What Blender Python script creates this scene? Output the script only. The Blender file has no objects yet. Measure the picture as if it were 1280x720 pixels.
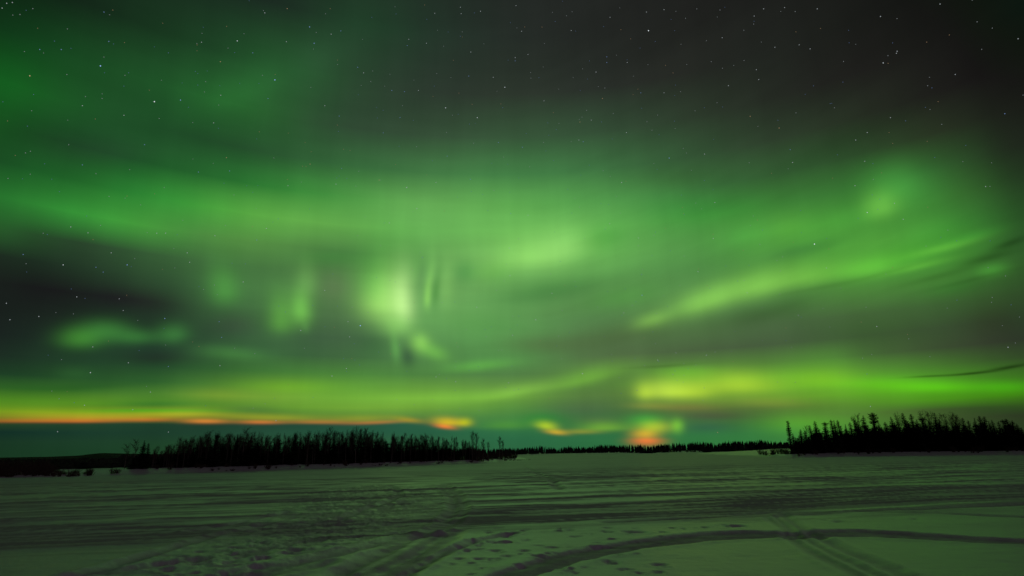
import bpy, bmesh, math, random
import numpy as np
from mathutils import Matrix, Vector

random.seed(7)
RNG = np.random.RandomState(11)
S = bpy.context.scene
COL = S.collection
rad = math.radians

# ---------------------------------------------------------------- camera, exposure
F_PX, CX, CY = 711.1, 640.0, 360.0            # 20 mm lens on a 36 mm sensor, photo is 1280 wide
CAM_H = 3.5
PITCH, ROLL = rad(16.2), math.atan(0.0165)
fwd = np.array([0, math.cos(PITCH), math.sin(PITCH)])
up0 = np.array([0, -math.sin(PITCH), math.cos(PITCH)])
rt0 = np.array([1.0, 0, 0])
UP = up0 * math.cos(ROLL) + rt0 * math.sin(ROLL)
RT = rt0 * math.cos(ROLL) - up0 * math.sin(ROLL)
CAM = np.array([0, 0, CAM_H])

cam_d = bpy.data.cameras.new('camera')
cam_d.lens, cam_d.sensor_width, cam_d.clip_start, cam_d.clip_end = 20.0, 36.0, 0.1, 200000
cam = bpy.data.objects.new('camera', cam_d)
COL.objects.link(cam)
m = Matrix.Identity(4)
for i in range(3):
    m[i][0], m[i][1], m[i][2], m[i][3] = RT[i], UP[i], -fwd[i], CAM[i]
cam.matrix_world = m
S.camera = cam

S.render.engine = 'CYCLES'
S.cycles.use_denoising = True
S.cycles.max_bounces = 5
S.view_settings.view_transform = 'Standard'
S.view_settings.look = 'None'
S.view_settings.exposure = 0.0
S.view_settings.gamma = 1.0
S.view_settings.use_curve_mapping = False


def ray(px, py):
    """unit direction towards a place seen in the photograph"""
    d = fwd * F_PX + RT * (px - CX) + UP * (CY - py)
    return d / np.linalg.norm(d)


def azel(px, py):
    d = ray(px, py)
    return np.array([math.degrees(math.atan2(d[0], d[1])), math.degrees(math.asin(d[2]))])


def to_pix(az, el):
    a, e = rad(az), rad(el)
    d = np.array([math.sin(a) * math.cos(e), math.cos(a) * math.cos(e), math.sin(e)])
    w = d @ fwd
    if w < 0.15:
        w = 0.15
    return CX + F_PX * (d @ RT) / w, CY - F_PX * (d @ UP) / w


def gp(px, py):
    """point of the ice plane z = 0"""
    d = ray(px, py)
    t = -CAM_H / d[2]
    return np.array([d[0] * t, d[1] * t])


def lin(c):
    c = np.asarray(c, float) / 255.0
    return np.where(c <= 0.04045, c / 12.92, ((c + 0.055) / 1.055) ** 2.4)


# ---------------------------------------------------------------- sky: night sky with aurora, a function of direction only
TX = [0, 107, 213, 320, 427, 533, 640, 747, 853, 960, 1067, 1173, 1280]
TY = [0, 60, 120, 180, 205, 230, 250, 275, 300, 320, 360, 400, 440, 475, 495, 512, 530, 545, 560]
T = [
 [(15,32,19),(20,38,25),(24,40,29),(27,42,33),(30,43,34),(32,42,35),(34,38,35),(33,35,33),(31,32,30),(28,29,27),(24,25,23),(18,19,17),(12,12,12)],
 [(15,64,25),(24,66,32),(27,64,34),(33,72,41),(35,76,45),(36,56,42),(38,46,40),(36,40,36),(34,37,33),(32,35,31),(28,30,26),(24,24,22),(16,16,15)],
 [(20,88,29),(30,84,38),(33,86,41),(40,97,45),(43,70,46),(44,58,46),(44,54,44),(42,50,42),(40,46,38),(37,42,35),(34,36,31),(30,31,27),(22,23,20)],
 [(24,66,30),(28,68,36),(30,72,38),(38,78,44),(48,78,52),(54,82,56),(56,88,58),(54,84,56),(50,74,50),(46,64,44),(42,60,38),(42,58,36),(28,36,26)],
 [(26,80,34),(28,82,38),(32,86,40),(40,92,46),(52,100,56),(62,108,64),(64,112,66),(60,106,62),(54,92,55),(50,82,48),(46,84,44),(46,84,42),(30,44,28)],
 [(34,104,42),(36,106,42),(42,112,47),(46,118,50),(54,118,58),(72,132,70),(72,138,72),(68,130,70),(60,112,60),(54,100,52),(52,108,48),(54,108,46),(34,54,31)],
 [(42,118,46),(46,134,50),(56,146,56),(70,156,60),(78,152,68),(94,160,80),(92,164,80),(82,152,75),(70,132,64),(62,122,55),(62,128,53),(60,120,49),(38,68,34)],
 [(40,100,43),(58,146,56),(76,164,62),(96,172,72),(98,170,76),(104,176,84),(106,184,86),(94,170,80),(76,148,66),(72,146,58),(70,146,56),(62,130,52),(42,84,38)],
 [(34,54,36),(44,78,45),(62,110,58),(84,142,66),(88,146,72),(100,168,84),(112,184,90),(112,184,90),(82,148,70),(80,154,63),(82,156,60),(68,142,54),(46,88,40)],
 [(28,42,31),(38,64,41),(58,98,56),(72,120,64),(78,122,68),(104,164,86),(112,178,90),(100,170,82),(80,142,70),(80,148,64),(78,156,58),(70,142,52),(48,90,40)],
 [(24,28,26),(28,36,30),(46,76,48),(72,120,66),(84,128,72),(108,164,90),(100,160,84),(92,146,78),(86,138,74),(80,134,66),(76,132,58),(64,112,50),(46,74,38)],
 [(24,32,28),(30,44,34),(38,60,42),(64,104,62),(76,112,70),(98,156,84),(94,152,82),(84,128,74),(84,126,70),(74,106,64),(66,90,56),(58,80,50),(42,60,38)],
 [(26,38,32),(34,60,41),(36,60,44),(54,92,56),(62,96,62),(82,132,74),(86,144,76),(82,112,70),(76,100,64),(70,94,58),(64,90,52),(60,80,48),(44,58,37)],
 [(34,70,37),(40,82,40),(50,98,46),(72,126,52),(82,140,58),(80,130,62),(82,124,66),(86,128,62),(96,150,58),(96,160,50),(90,154,48),(76,142,38),(58,110,30)],
 [(64,120,34),(62,116,38),(80,132,47),(108,152,52),(112,172,58),(116,172,62),(104,156,62),(86,124,62),(104,146,56),(104,150,50),(92,156,40),(76,150,26),(58,112,22)],
 [(98,144,30),(90,144,32),(72,130,38),(84,134,46),(112,164,54),(106,156,58),(84,140,62),(74,118,62),(82,118,58),(80,112,54),(84,126,50),(66,94,40),(46,66,32)],
 [(26,54,38),(30,62,42),(30,62,42),(36,70,50),(40,84,58),(46,96,66),(56,118,66),(58,112,62),(60,112,60),(60,110,54),(74,124,50),(60,90,42),(42,58,32)],
 [(26,54,38),(30,62,42),(30,62,42),(36,74,52),(40,84,58),(42,92,62),(44,104,66),(46,108,64),(50,116,64),(54,120,60),(66,124,52),(56,88,42),(40,58,32)],
 [(24,54,33),(27,60,37),(30,64,38),(34,74,46),(40,84,54),(42,92,58),(42,98,62),(44,106,62),(48,116,60),(54,120,58),(60,116,50),(50,84,40),(36,56,30)],
]
T = lin(T)


def table(px, py):
    """smooth lookup of the broad sky glow"""
    px = min(max(px, 0), 1280)
    py = min(max(py, 0), 560)
    i = min(np.searchsorted(TX, px, side='right') - 1, len(TX) - 2)
    j = min(np.searchsorted(TY, py, side='right') - 1, len(TY) - 2)
    u = (px - TX[i]) / (TX[i + 1] - TX[i])
    v = (py - TY[j]) / (TY[j + 1] - TY[j])

    def cr(p0, p1, p2, p3, t):
        return p1 + 0.5 * t * (p2 - p0 + t * (2 * p0 - 5 * p1 + 4 * p2 - p3 + t * (3 * (p1 - p2) + p3 - p0)))
    rows = []
    for jj in (j - 1, j, j + 1, j + 2):
        r = T[min(max(jj, 0), len(TY) - 1)]
        g = [r[min(max(ii, 0), len(TX) - 1)] for ii in (i - 1, i, i + 1, i + 2)]
        rows.append(cr(*g, u))
    out = cr(*rows, v)
    lo = np.minimum(np.minimum(rows[1], rows[2]), 1)
    return np.maximum(out, lo * 0.6)


# each glow: place, half-widths (sideways, upwards, downwards), tilt in degrees (+ = right end higher), colour reached there
GLOWS = [
 # the bright curtain in the middle, its rays and tails
 (490,332, 44,50,34, 0, (112,176,87)),
 (476,378, 25,42,22, 0, (150,214,105)),
 (508,381, 13,42,19, 0, (182,233,138)),
 (493,378, 16,40,20, 0, (168,226,122)),
 (497,408, 20,16,14, 0, (132,194,100)),
 (470,360, 20,34,24, 0, (126,194,92)),
 (492,438, 6,20,15, 4, (88,146,76)),
 (508,447, 9,14,14, 6, (62,98,62)),
 (466,431, 24,16,18, 0, (62,100,62)),
 (524,430, 12,12,12, -20, (130,195,90)),
 (541,443, 18,10,9, -20, (106,172,78)),
 (599,460, 40,7,6, 4, (92,160,72)),
 (538,372, 4.5,30,12, -7, (130,195,95)),
 (543,330, 5,26,22, -7, (112,176,90)),
 (549,364, 5,26,18, -7, (92,152,76)),
 (530,342, 5,20,20, -3, (100,156,85)),
 (562,360, 9,30,24, -3, (118,178,94)),
 (583,340, 14,14,14, 0, (92,156,80)),
 (418,358, 22,20,20, 0, (90,124,76)),
 (418,321, 40,12,12, 0, (68,122,62)),
 (500,270, 40,26,30, 0, (104,178,84)),
 # rays further left
 (377,390, 13,24,15, 0, (112,186,82)),
 (350,402, 16,30,13, 0, (90,154,68)),
 (364,394, 30,34,20, 0, (94,158,72)),
 (381,409, 5,6,7, 0, (84,136,72)),
 (385,352, 14,24,20, 0, (102,158,82)),
 (277,365, 19,30,14, 0, (76,142,66)),
 (290,404, 30,14,14, 0, (58,84,58)),
 (102,423, 25,14,11, 0, (62,128,50)),
 (134,412, 30,14,14, 0, (58,120,54)),
 (171,420, 24,10,9, 0, (52,108,52)),
 (213,415, 19,14,12, 0, (56,112,56)),
 (197,447, 42,9,9, 0, (34,50,40)),
 (183,374, 50,14,14, -6, (34,42,36)),
 (97,466, 22,9,9, 0, (42,86,44)),
 (287,440, 45,9,9, -6, (64,116,60)),
 # bright patch right of the middle
 (655,324, 40,22,14, 4, (140,212,104)),
 (702,314, 42,24,16, 13, (141,212,107)),
 (748,300, 30,20,16, 16, (104,178,82)),
 (617,342, 26,14,12, 0, (108,174,84)),
 (690,362, 70,13,14, 9, (78,134,69)),
 (693,390, 50,12,12, 8, (90,142,78)),
 (610,405, 40,16,16, 0, (90,150,78)),
 (675,431, 50,14,14, 0, (84,122,70)),
 # the long slanting streak at the right and the glow above it
 (814,400, 22,9,9, 16, (118,172,80)),
 (882,376, 44,16,13, 18, (130,196,86)),
 (955,358, 50,20,13, 14, (124,192,80)),
 (1022,346, 40,16,11, 12, (106,178,68)),
 (1086,337, 40,14,10, 10, (100,190,64)),
 (1128,321, 50,18,14, 12, (84,172,56)),
 (1243,338, 20,8,8, 10, (66,134,50)),
 (1180,310, 44,5,5, 14, (90,176,60)),
 (1215,296, 40,7,6, 15, (70,150,54)),
 (1150,333, 40,5,4, 13, (88,168,58)),
 (1190,360, 32,9,9, 10, (58,110,46)),
 (955,393, 60,12,12, 12, (66,98,56)),
 (1101,260, 22,20,14, 15, (102,182,70)),
 (1118,232, 36,28,24, 10, (72,152,62)),
 (1158,241, 40,30,24, 0, (62,132,54)),
 (1044,274, 40,13,13, 12, (74,154,58)),
 (983,286, 26,17,15, 10, (84,164,62)),
 (928,294, 26,16,16, 10, (80,160,66)),
 (1004,314, 44,9,9, 12, (72,140,60)),
 (850,262, 60,20,20, 0, (66,142,62)),
 (850,225, 60,16,16, 0, (54,100,54)),
 (780,372, 50,14,14, 10, (86,146,72)),
 (770,420, 70,16,14, 8, (80,110,66)),
 (1180,290, 50,20,16, 8, (68,148,54)),
 (920,262, 60,20,16, 8, (62,136,56)),
 (1090,415, 80,24,24, 0, (58,84,48)),
 (1240,400, 40,24,24, 0, (46,60,38)),
 # band of yellow green low at the right
 (858,466, 44,8,10, 0, (112,176,56)),
 (1026,474, 46,14,11, 0, (116,186,44)),
 (1100,480, 50,10,8, 0, (96,184,34)),
 (1170,483, 50,9,7, 0, (90,190,28)),
 (1260,483, 46,8,8, 0, (68,156,22)),
 (1030,450, 46,20,12, 0, (82,134,54)),
 (965,504, 44,7,6, 0, (112,140,54)),
 (1000,528, 54,13,14, 0, (84,152,50)),
 (1190,511, 120,7,8, 0, (58,84,38)),
 # thin bright arc rising from the middle
 (560,497, 60,9,7, 2, (122,182,64)),
 (650,490, 46,9,6, 9, (126,184,70)),
 (735,474, 46,13,8, 14, (110,168,64)),
 (715,512, 54,12,10, 0, (76,114,68)),
 # low band on the left, yellow over orange
 (360,483, 60,10,8, 0, (108,166,48)),
 (270,495, 40,8,7, 0, (112,152,50)),
 (133,497, 50,8,8, 0, (76,128,42)),
 (30,508, 60,9,6, 0, (104,150,32)),
 (190,507, 50,4,4, 0, (68,124,40)),
 (190,514.5, 90,2.5,2.5, 0, (98,164,32)),
 (110,484, 80,5,5, 3, (44,92,38)),
 (315,511, 30,5,5, 0, (84,128,50)),
 (440,506, 60,9,7, 0, (114,168,56)),
 (90,518, 110,7,4.5, 0, (150,158,36)),
 (150,522.5, 120,3.5,3, 0, (166,140,40)),
 (230,518, 60,6.5,3.5, 0, (152,164,40)),
 (20,526, 70,3.2,2.2, 0, (160,104,40)),
 (105,526.5, 50,3.2,2.2, 0, (180,106,44)),
 (185,525.5, 36,2.4,2.4, 0, (172,106,44)),
 (258,527, 26,3.0,2.6, 0, (202,124,54)),
 (340,522, 60,5,3.5, 0, (138,148,46)),
 (325,527.5, 26,2.5,2.4, 0, (186,112,54)),
 (400,527, 40,3.2,2.2, 0, (160,114,56)),
 (455,523, 44,5,3.5, 0, (132,146,52)),
 (470,527.5, 36,2.2,2.2, 2, (158,114,60)),
 (512,525, 18,3.5,3, -8, (150,136,52)),
 (806,492, 12,12,8, 0, (172,208,66)),
 (832,489, 28,14,9, 0, (186,224,72)),
 (868,490, 28,14,9, 0, (172,210,60)),
 (925,481, 44,15,11, 0, (158,204,54)),
 (812,507, 26,5,4, 0, (122,140,62)),
 (858,509, 44,6,5, 0, (112,122,60)),
 (888,519, 44,6,6, 0, (76,92,60)),
 (885,534, 34,8,7, 0, (52,100,66)),
 # bright orange ends
 (678,524, 24,9,8, 0, (76,142,58)),
 (683,533, 13,6,4, -8, (168,198,50)),
 (695,540.5, 13,3.5,2.8, -6, (190,164,54)),
 (725,540, 24,3.5,2.6, 0, (124,140,58)),
 (755,535, 30,8,4, 0, (106,160,58)),
 (808,525, 22,8,8, 0, (92,164,60)),
 (818,534, 20,8,7, 0, (164,188,55)),
 (847,532, 8,9,9, 0, (112,178,60)),
 (806,543, 16,6,5, 0, (202,168,56)),
 (808,551, 19,4,6, 0, (224,124,60)),
 (560,528, 18,6,4, -4, (205,176,45)),
 (581,528, 9,5.5,4.5, 0, (178,184,40)),
 (556,533, 12,3,2.6, -8, (222,130,58)),
 (630,532, 36,7,5, 0, (72,138,60)),
 (745,525, 24,5,5, 0, (80,122,64)),
 # high glows at the left
 (300,115, 54,28,17, 22, (42,106,48)),
 (400,68, 50,28,26, 25, (40,84,50)),
 (10,112, 40,40,34, 0, (20,92,30)),
 (140,190, 90,18,16, 0, (32,72,40)),
]
# thin dark clouds that dim the glow behind them: place, half-widths, tilt, how much
CLOUDS = [
 (1239,322, 34,6,5, 15, 0.36), (1268,303, 24,5,5, 20, 0.40), (1175,345, 44,4,4, 14, 0.20), (1215,350, 60,3,3, 13, 0.15), (1120,338, 40,2.5,2.5, 15, 0.10),
 (1262,458, 30,2.6,2.2, 10, 0.6), (1215,466, 30,1.8,1.6, 6, 0.6), (1165,470, 30,1.4,1.4, 4, 0.45),
 (830,459, 40,2,2, 4, 0.2), (1040,357, 60,3,3, 12, 0.12),
]


class Nodes:
    def __init__(self, tree):
        self.t = tree

    def new(self, kind, **kw):
        n = self.t.nodes.new(kind)
        for k, v in kw.items():
            setattr(n, k, v)
        return n

    def put(self, n, i, v):
        if isinstance(v, bpy.types.NodeSocket):
            self.t.links.new(v, n.inputs[i])
        else:
            n.inputs[i].default_value = v

    def math(self, op, a, b=None, c=None, clamp=False):
        n = self.new('ShaderNodeMath', operation=op, use_clamp=clamp)
        for i, v in enumerate((a, b, c)):
            if v is not None:
                self.put(n, i, v)
        return n.outputs[0]

    def vec(self, op, a, b=None, c=None, scale=None):
        n = self.new('ShaderNodeVectorMath', operation=op)
        for i, v in enumerate((a, b, c)):
            if v is not None:
                self.put(n, i, v)
        if scale is not None:
            self.put(n, 3, scale)
        return n.outputs['Value' if op in ('DOT_PRODUCT', 'LENGTH', 'DISTANCE') else 'Vector']


def blob_map(px, py, sx, su, sd, tilt):
    """rows turning (azimuth, elevation, 1) into the glow's own axes, in half-widths"""
    c0 = azel(px, py)
    ct, st = math.cos(rad(tilt)), math.sin(rad(tilt))
    ex = azel(px + 4 * ct, py - 4 * st) - c0            # along the glow, 4 px
    ey = azel(px - 4 * st, py - 4 * ct) - c0            # across it, upwards
    inv = np.linalg.inv(np.stack([ex / 4, ey / 4], 1))
    off = -inv @ c0
    return (inv[0, 0] / sx, inv[0, 1] / sx, off[0] / sx), (inv[1, 0], inv[1, 1], off[1])


def blob_value(g, p):
    u = g['u'] @ p
    v = g['v'] @ p
    v = v / g['su'] if v > 0 else v / g['sd']
    return math.exp(-(u * u + v * v))


world = bpy.data.worlds.new('World')
S.world = world
world.use_nodes = True
nt = world.node_tree
nt.nodes.clear()
N = Nodes(nt)
tc = N.new('ShaderNodeTexCoord')
direction = tc.outputs['Generated']
sep = N.new('ShaderNodeSeparateXYZ')
nt.links.new(direction, sep.inputs[0])
az = N.math('MULTIPLY', N.math('ARCTAN2', sep.outputs[0], sep.outputs[1]), 180 / math.pi)
el = N.math('MULTIPLY', N.math('ARCSINE', sep.outputs[2]), 180 / math.pi)
# broad glow: one ramp over azimuth for each of a set of elevations
azf = N.math('DIVIDE', N.math('ADD', az, 64.0), 128.0, clamp=True)
ELS = [-1.5, 0.7, 1.4, 2.1, 2.8, 3.6, 4.4, 5.3, 6.3, 7.6, 9.2, 11, 13, 15, 17, 19.3, 21.8, 24.5, 27.5, 31, 35, 40, 46]
acc = None
for k, e in enumerate(ELS):
    r = N.new('ShaderNodeValToRGB')
    nt.links.new(azf, r.inputs[0])
    cr_ = r.color_ramp
    cr_.interpolation = 'CARDINAL'
    n_st = 32
    while len(cr_.elements) < n_st:
        cr_.elements.new(0.5)
    for i in range(n_st):
        a = -64 + 128 * i / (n_st - 1)
        x, y = to_pix(a, max(e, 0.2))
        c = table(x, y)
        side = 1.0 - 0.35 * min(max((abs(a) - 58) / 6, 0), 1)
        cr_.elements[i].position = i / (n_st - 1)
        cr_.elements[i].color = (*(c * side), 1)
    if acc is None:
        acc = r.outputs[0]
    else:
        mr = N.new('ShaderNodeMapRange', interpolation_type='LINEAR', clamp=True)
        for i, v in enumerate((el, ELS[k - 1], e, 0.0, 1.0)):
            N.put(mr, i, v)
        mx = N.new('ShaderNodeMix', data_type='RGBA', blend_type='MIX')
        nt.links.new(mr.outputs[0], mx.inputs[0])
        nt.links.new(acc, mx.inputs[6])
        nt.links.new(r.outputs[0], mx.inputs[7])
        acc = mx.outputs[2]
# a gentle turbulence so that no glow is a perfect oval
nz = N.new('ShaderNodeTexNoise', noise_dimensions='3D')
nz.inputs['Scale'].default_value = 3.4
nz.inputs['Detail'].default_value = 1.5
nz.inputs['Roughness'].default_value = 0.5
stretch = N.vec('MULTIPLY', direction, (1.0, 1.0, 2.2))
nt.links.new(stretch, nz.inputs['Vector'])
amp = N.math('MULTIPLY', N.math('SUBTRACT', el, 2.0), 0.16, clamp=True)
wob = N.vec('SUBTRACT', nz.outputs['Color'], (0.5, 0.5, 0.5))
wob = N.vec('MULTIPLY', wob, (1.7, 1.1, 0.0))
wob = N.vec('SCALE', wob, scale=N.math('MULTIPLY_ADD', amp, 0.9, 0.1))
comb = N.new('ShaderNodeCombineXYZ')
nt.links.new(az, comb.inputs[0])
nt.links.new(el, comb.inputs[1])
comb.inputs[2].default_value = 1.0
P = N.vec('ADD', comb.outputs[0], wob)
done = []


def blob_nodes(g):
    u = N.vec('DOT_PRODUCT', P, tuple(g['u']))
    v = N.vec('DOT_PRODUCT', P, tuple(g['v']))
    v = N.math('MAXIMUM', N.math('MULTIPLY', v, 1 / g['su']), N.math('MULTIPLY', v, -1 / g['sd']))
    q = N.math('MULTIPLY_ADD', v, v, N.math('MULTIPLY', u, u))
    return N.math('POWER', math.exp(-1), q)


for (px, py, sx, su, sd, tilt, rgb) in GLOWS:
    mu, mv = blob_map(px, py, sx, su, sd, tilt)
    done.append(dict(u=np.array(mu), v=np.array(mv), su=su, sd=sd))
# strengths such that the sum of all glows gives each its colour
A_ = np.array([[blob_value(h, np.array([*azel(q[0], q[1]), 1.0])) for h in done] for q in GLOWS])
B_ = np.array([lin(q[6]) - table(q[0], q[1]) for q in GLOWS])
X_ = np.linalg.solve(A_.T @ A_ + .012 * np.eye(len(GLOWS)), A_.T @ B_)
for g, c in zip(done, X_):
    acc = N.vec('MULTIPLY_ADD', N.vec('SCALE', tuple(c), scale=blob_nodes(g)), (1.0, 1.0, 1.0), acc)
for (px, py, sx, su, sd, tilt, k) in CLOUDS:
    mu, mv = blob_map(px, py, sx, su, sd, tilt)
    g = dict(u=np.array(mu), v=np.array(mv), su=su, sd=sd)
    acc = N.vec('SCALE', acc, scale=N.math('MULTIPLY_ADD', blob_nodes(g), -k, 1.0))
acc = N.vec('MAXIMUM', acc, (0.004, 0.008, 0.005))
# faint upright rays and slow unevenness
n2 = N.new('ShaderNodeTexNoise', noise_dimensions='2D')
n2.inputs['Scale'].default_value = 1.0
n2.inputs['Detail'].default_value = 3.0
nt.links.new(N.vec('MULTIPLY', P, (0.42, 0.05, 0.0)), n2.inputs['Vector'])
n3 = N.new('ShaderNodeTexNoise', noise_dimensions='2D')
n3.inputs['Scale'].default_value = 1.0
n3.inputs['Detail'].default_value = 4.0
slope = N.math('MULTIPLY', N.math('MULTIPLY', N.math('SUBTRACT', az, 4.0), 0.25), N.math('MULTIPLY', N.math('SUBTRACT', el, 5.0), 0.16, clamp=True))
slope = N.math('MAXIMUM', slope, 0.0)
along = N.new('ShaderNodeCombineXYZ')
nt.links.new(N.math('MULTIPLY', az, 0.05), along.inputs[0])
nt.links.new(N.math('MULTIPLY', N.math('SUBTRACT', el, slope), 0.36), along.inputs[1])
nt.links.new(N.vec('ADD', along.outputs[0], N.vec('SCALE', wob, scale=0.06)), n3.inputs['Vector'])
uneven = N.math('ADD', N.math('MULTIPLY_ADD', n2.outputs['Fac'], 0.14, 0.94),
                N.math('MULTIPLY_ADD', n3.outputs['Fac'], 0.26, -0.13))
acc = N.vec('SCALE', acc, scale=uneven)
# overhead and behind the viewer the night is dark
up_dim = N.new('ShaderNodeMapRange', interpolation_type='SMOOTHSTEP', clamp=True)
for i, v in enumerate((el, 42.0, 66.0, 1.0, 0.35)):
    N.put(up_dim, i, v)
acc = N.vec('SCALE', acc, scale=up_dim.outputs[0])
back = N.new('ShaderNodeMapRange', interpolation_type='SMOOTHSTEP', clamp=True)
for i, v in enumerate((N.math('ABSOLUTE', az), 57.0, 82.0, 1.0, 0.12)):
    N.put(back, i, v)
acc = N.vec('SCALE', acc, scale=back.outputs[0])
bg = N.new('ShaderNodeBackground')
nt.links.new(acc, bg.inputs[0])
bg.inputs[1].default_value = 1.0
# the last trace of twilight, sun far below the horizon
nis = N.new('ShaderNodeTexSky', sky_type='NISHITA')
nis.sun_disc = False
nis.sun_elevation = rad(-8)
nis.sun_rotation = rad(150)
bg2 = N.new('ShaderNodeBackground')
nt.links.new(nis.outputs[0], bg2.inputs[0])
bg2.inputs[1].default_value = 0.05
add = N.new('ShaderNodeAddShader')
nt.links.new(bg.outputs[0], add.inputs[0])
nt.links.new(bg2.outputs[0], add.inputs[1])
wo = N.new('ShaderNodeOutputWorld')
nt.links.new(add.outputs[0], wo.inputs[0])

# weak fill sun added behind the right shoulder, neutralises the green on the snow
fill_sun_d = bpy.data.lights.new('moon', 'SUN')
fill_sun_d.energy = 0.17
fill_sun_d.angle = rad(3)
fill_sun_d.color = (1.0, 0.84, 1.0)
moon = bpy.data.objects.new('moon', fill_sun_d)
COL.objects.link(moon)
moon.rotation_euler = (rad(62), 0, rad(40))


# ---------------------------------------------------------------- small numeric tools
def _hash(ix, iy, seed):
    h = (ix.astype(np.int64) * 374761393 + iy.astype(np.int64) * 668265263 + seed * 1274126177) & 0xFFFFFFFF
    h = ((h ^ (h >> 13)) * 1274126177) & 0xFFFFFFFF
    return ((h ^ (h >> 16)) & 0xFFFF) / 65535.0


def vnoise(x, y, seed=0):
    ix, iy = np.floor(x), np.floor(y)
    fx, fy = x - ix, y - iy
    fx, fy = fx * fx * (3 - 2 * fx), fy * fy * (3 - 2 * fy)
    a, b = _hash(ix, iy, seed), _hash(ix + 1, iy, seed)
    c, d = _hash(ix, iy + 1, seed), _hash(ix + 1, iy + 1, seed)
    return (a + (b - a) * fx) * (1 - fy) + (c + (d - c) * fx) * fy


def fbm(x, y, seed=0, octv=4):
    s, a, t = 0, 1.0, 0
    for o in range(octv):
        s = s + a * vnoise(x * 2 ** o + 17.3 * o, y * 2 ** o - 9.1 * o, seed + o)
        t += a
        a *= 0.5
    return s / t


def sstep(a, b, x):
    t = np.clip((x - a) / (b - a), 0, 1)
    return t * t * (3 - 2 * t)


def poly_dist(x, y, pts):
    """distance to a polyline and arc parameter (0..1) of the nearest point"""
    best = np.full(x.shape, 1e9)
    par = np.zeros(x.shape)
    n = len(pts) - 1
    for i in range(n):
        ax, ay = pts[i]
        bx, by = pts[i + 1]
        dx, dy = bx - ax, by - ay
        t = np.clip(((x - ax) * dx + (y - ay) * dy) / (dx * dx + dy * dy + 1e-12), 0, 1)
        d = np.hypot(x - ax - t * dx, y - ay - t * dy)
        k = d < best
        best = np.where(k, d, best)
        par = np.where(k, (i + t) / n, par)
    return best, par


def inside(x, y, poly):
    res = np.zeros(x.shape, bool)
    n = len(poly)
    for i in range(n):
        x1, y1 = poly[i]
        x2, y2 = poly[(i + 1) % n]
        c = ((y1 > y) != (y2 > y)) & (x < (x2 - x1) * (y - y1) / (y2 - y1 + 1e-12) + x1)
        res ^= c
    return res


def soft_in(x, y, poly, w):
    d, _ = poly_dist(x, y, list(poly) + [poly[0]])
    return np.where(inside(x, y, poly), 0.5 + 0.5 * np.clip(d / w, 0, 1), 0.5 - 0.5 * np.clip(d / w, 0, 1))


def gl(pts):
    return [tuple(gp(*p)) for p in pts]


# ---------------------------------------------------------------- the ground: frozen lake with snowy shores
L_SHORE = gl([(-260,606),(0,597),(80,596),(170,593),(250,590.5),(330,588),(420,585),(520,581.5),(600,578.5),(640,576),(663,574.6)])
LAND_L = L_SHORE + gl([(655,573.2),(625,572.0)]) + [(-10, 520), (-160, 640), (-700, 700), (-1500, 300)]
R_SHORE = gl([(935,569.6),(962,571.5),(1000,572.0),(1040,570.5),(1120,569.5),(1200,568.8),(1280,568.0),(1420,568)])
LAND_R = R_SHORE + [(900, 420), (500, 900), (170, 560)]
FAR_SHORE = gl([(560,570.3),(640,569.4),(760,567.4),(860,566.2),(985,565.2),(1100,563.5)])
LAND_F = [(-4000, 900), (-900, 800), (-350, 780), (-100, 980)] + FAR_SHORE + [(2500, 600), (9000, 1200), (9000, 9000), (-9000, 9000)]

TRACK_TOP = [(560,738),(600,726),(640,712),(692,695.5),(740,686),(790,676.5),(852,669),(890,666),(927,665),(960,666),(1000,665.5),(1020,663.5),(1050,662.7),(1090,663.3),(1130,665.5),(1180,668.6),(1230,671.8),(1280,674.2),(1340,678)]
TRACK_BOT = [(620,738),(640,729),(665,720),(722,702),(760,694),(800,686),(852,679.3),(890,675),(927,673),(960,672.5),(1000,673),(1020,672.6),(1050,671),(1090,671),(1130,672.5),(1180,674.8),(1230,677.4),(1280,679.4),(1340,683)]
TRACK = gl(TRACK_TOP + TRACK_BOT[::-1])
TRACK_MID = gl([((a[0] + b[0]) / 2, (a[1] + b[1]) / 2) for a, b in zip(TRACK_TOP, TRACK_BOT)])
ROAD = gl([(-120,660),(0,652),(200,652),(330,654),(470,652),(560,641),(640,636),(700,631),(800,626),(960,616),(1120,611),(1280,604),(1400,600),
           (1400,612),(1280,618),(1120,627),(960,640),(850,648),(760,651),(640,655),(580,662),(530,668),(400,677),(300,673),(150,678),(0,684),(-120,690)])
LINES = [([(-100,630),(0,626),(320,617),(640,601),(960,591),(1280,584),(1400,581)], .35, .55), ([(-100,622),(320,609),(640,606),(960,594),(1280,589)], .3, .45),
         ([(320,627),(480,620),(640,612.5),(960,598),(1280,594)], .45, .8), ([(500,628),(640,619.5),(960,603),(1280,598)], .3, .5),
         ([(560,633),(640,627),(800,615),(960,607),(1280,600)], .35, .6), ([(760,652),(860,648),(960,640.5),(1060,639),(1160,636),(1280,631),(1380,627)], .5, 1.0),
         ([(1060,639),(1147,641),(1280,646),(1380,650)], .4, .7), ([(700,596),(960,583),(1280,577)], .5, .5), ([(100,640),(320,629),(520,617),(640,609)], .4, .4),
         ([(0,664),(140,660),(300,655)], .3, .6), ([(0,645),(200,636),(330,630)], .3, .5), ([(-60,640),(120,634),(300,622)], .3, .5),
         ([(560,597),(640,594),(760,589),(960,583)], .5, .4)]
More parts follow.
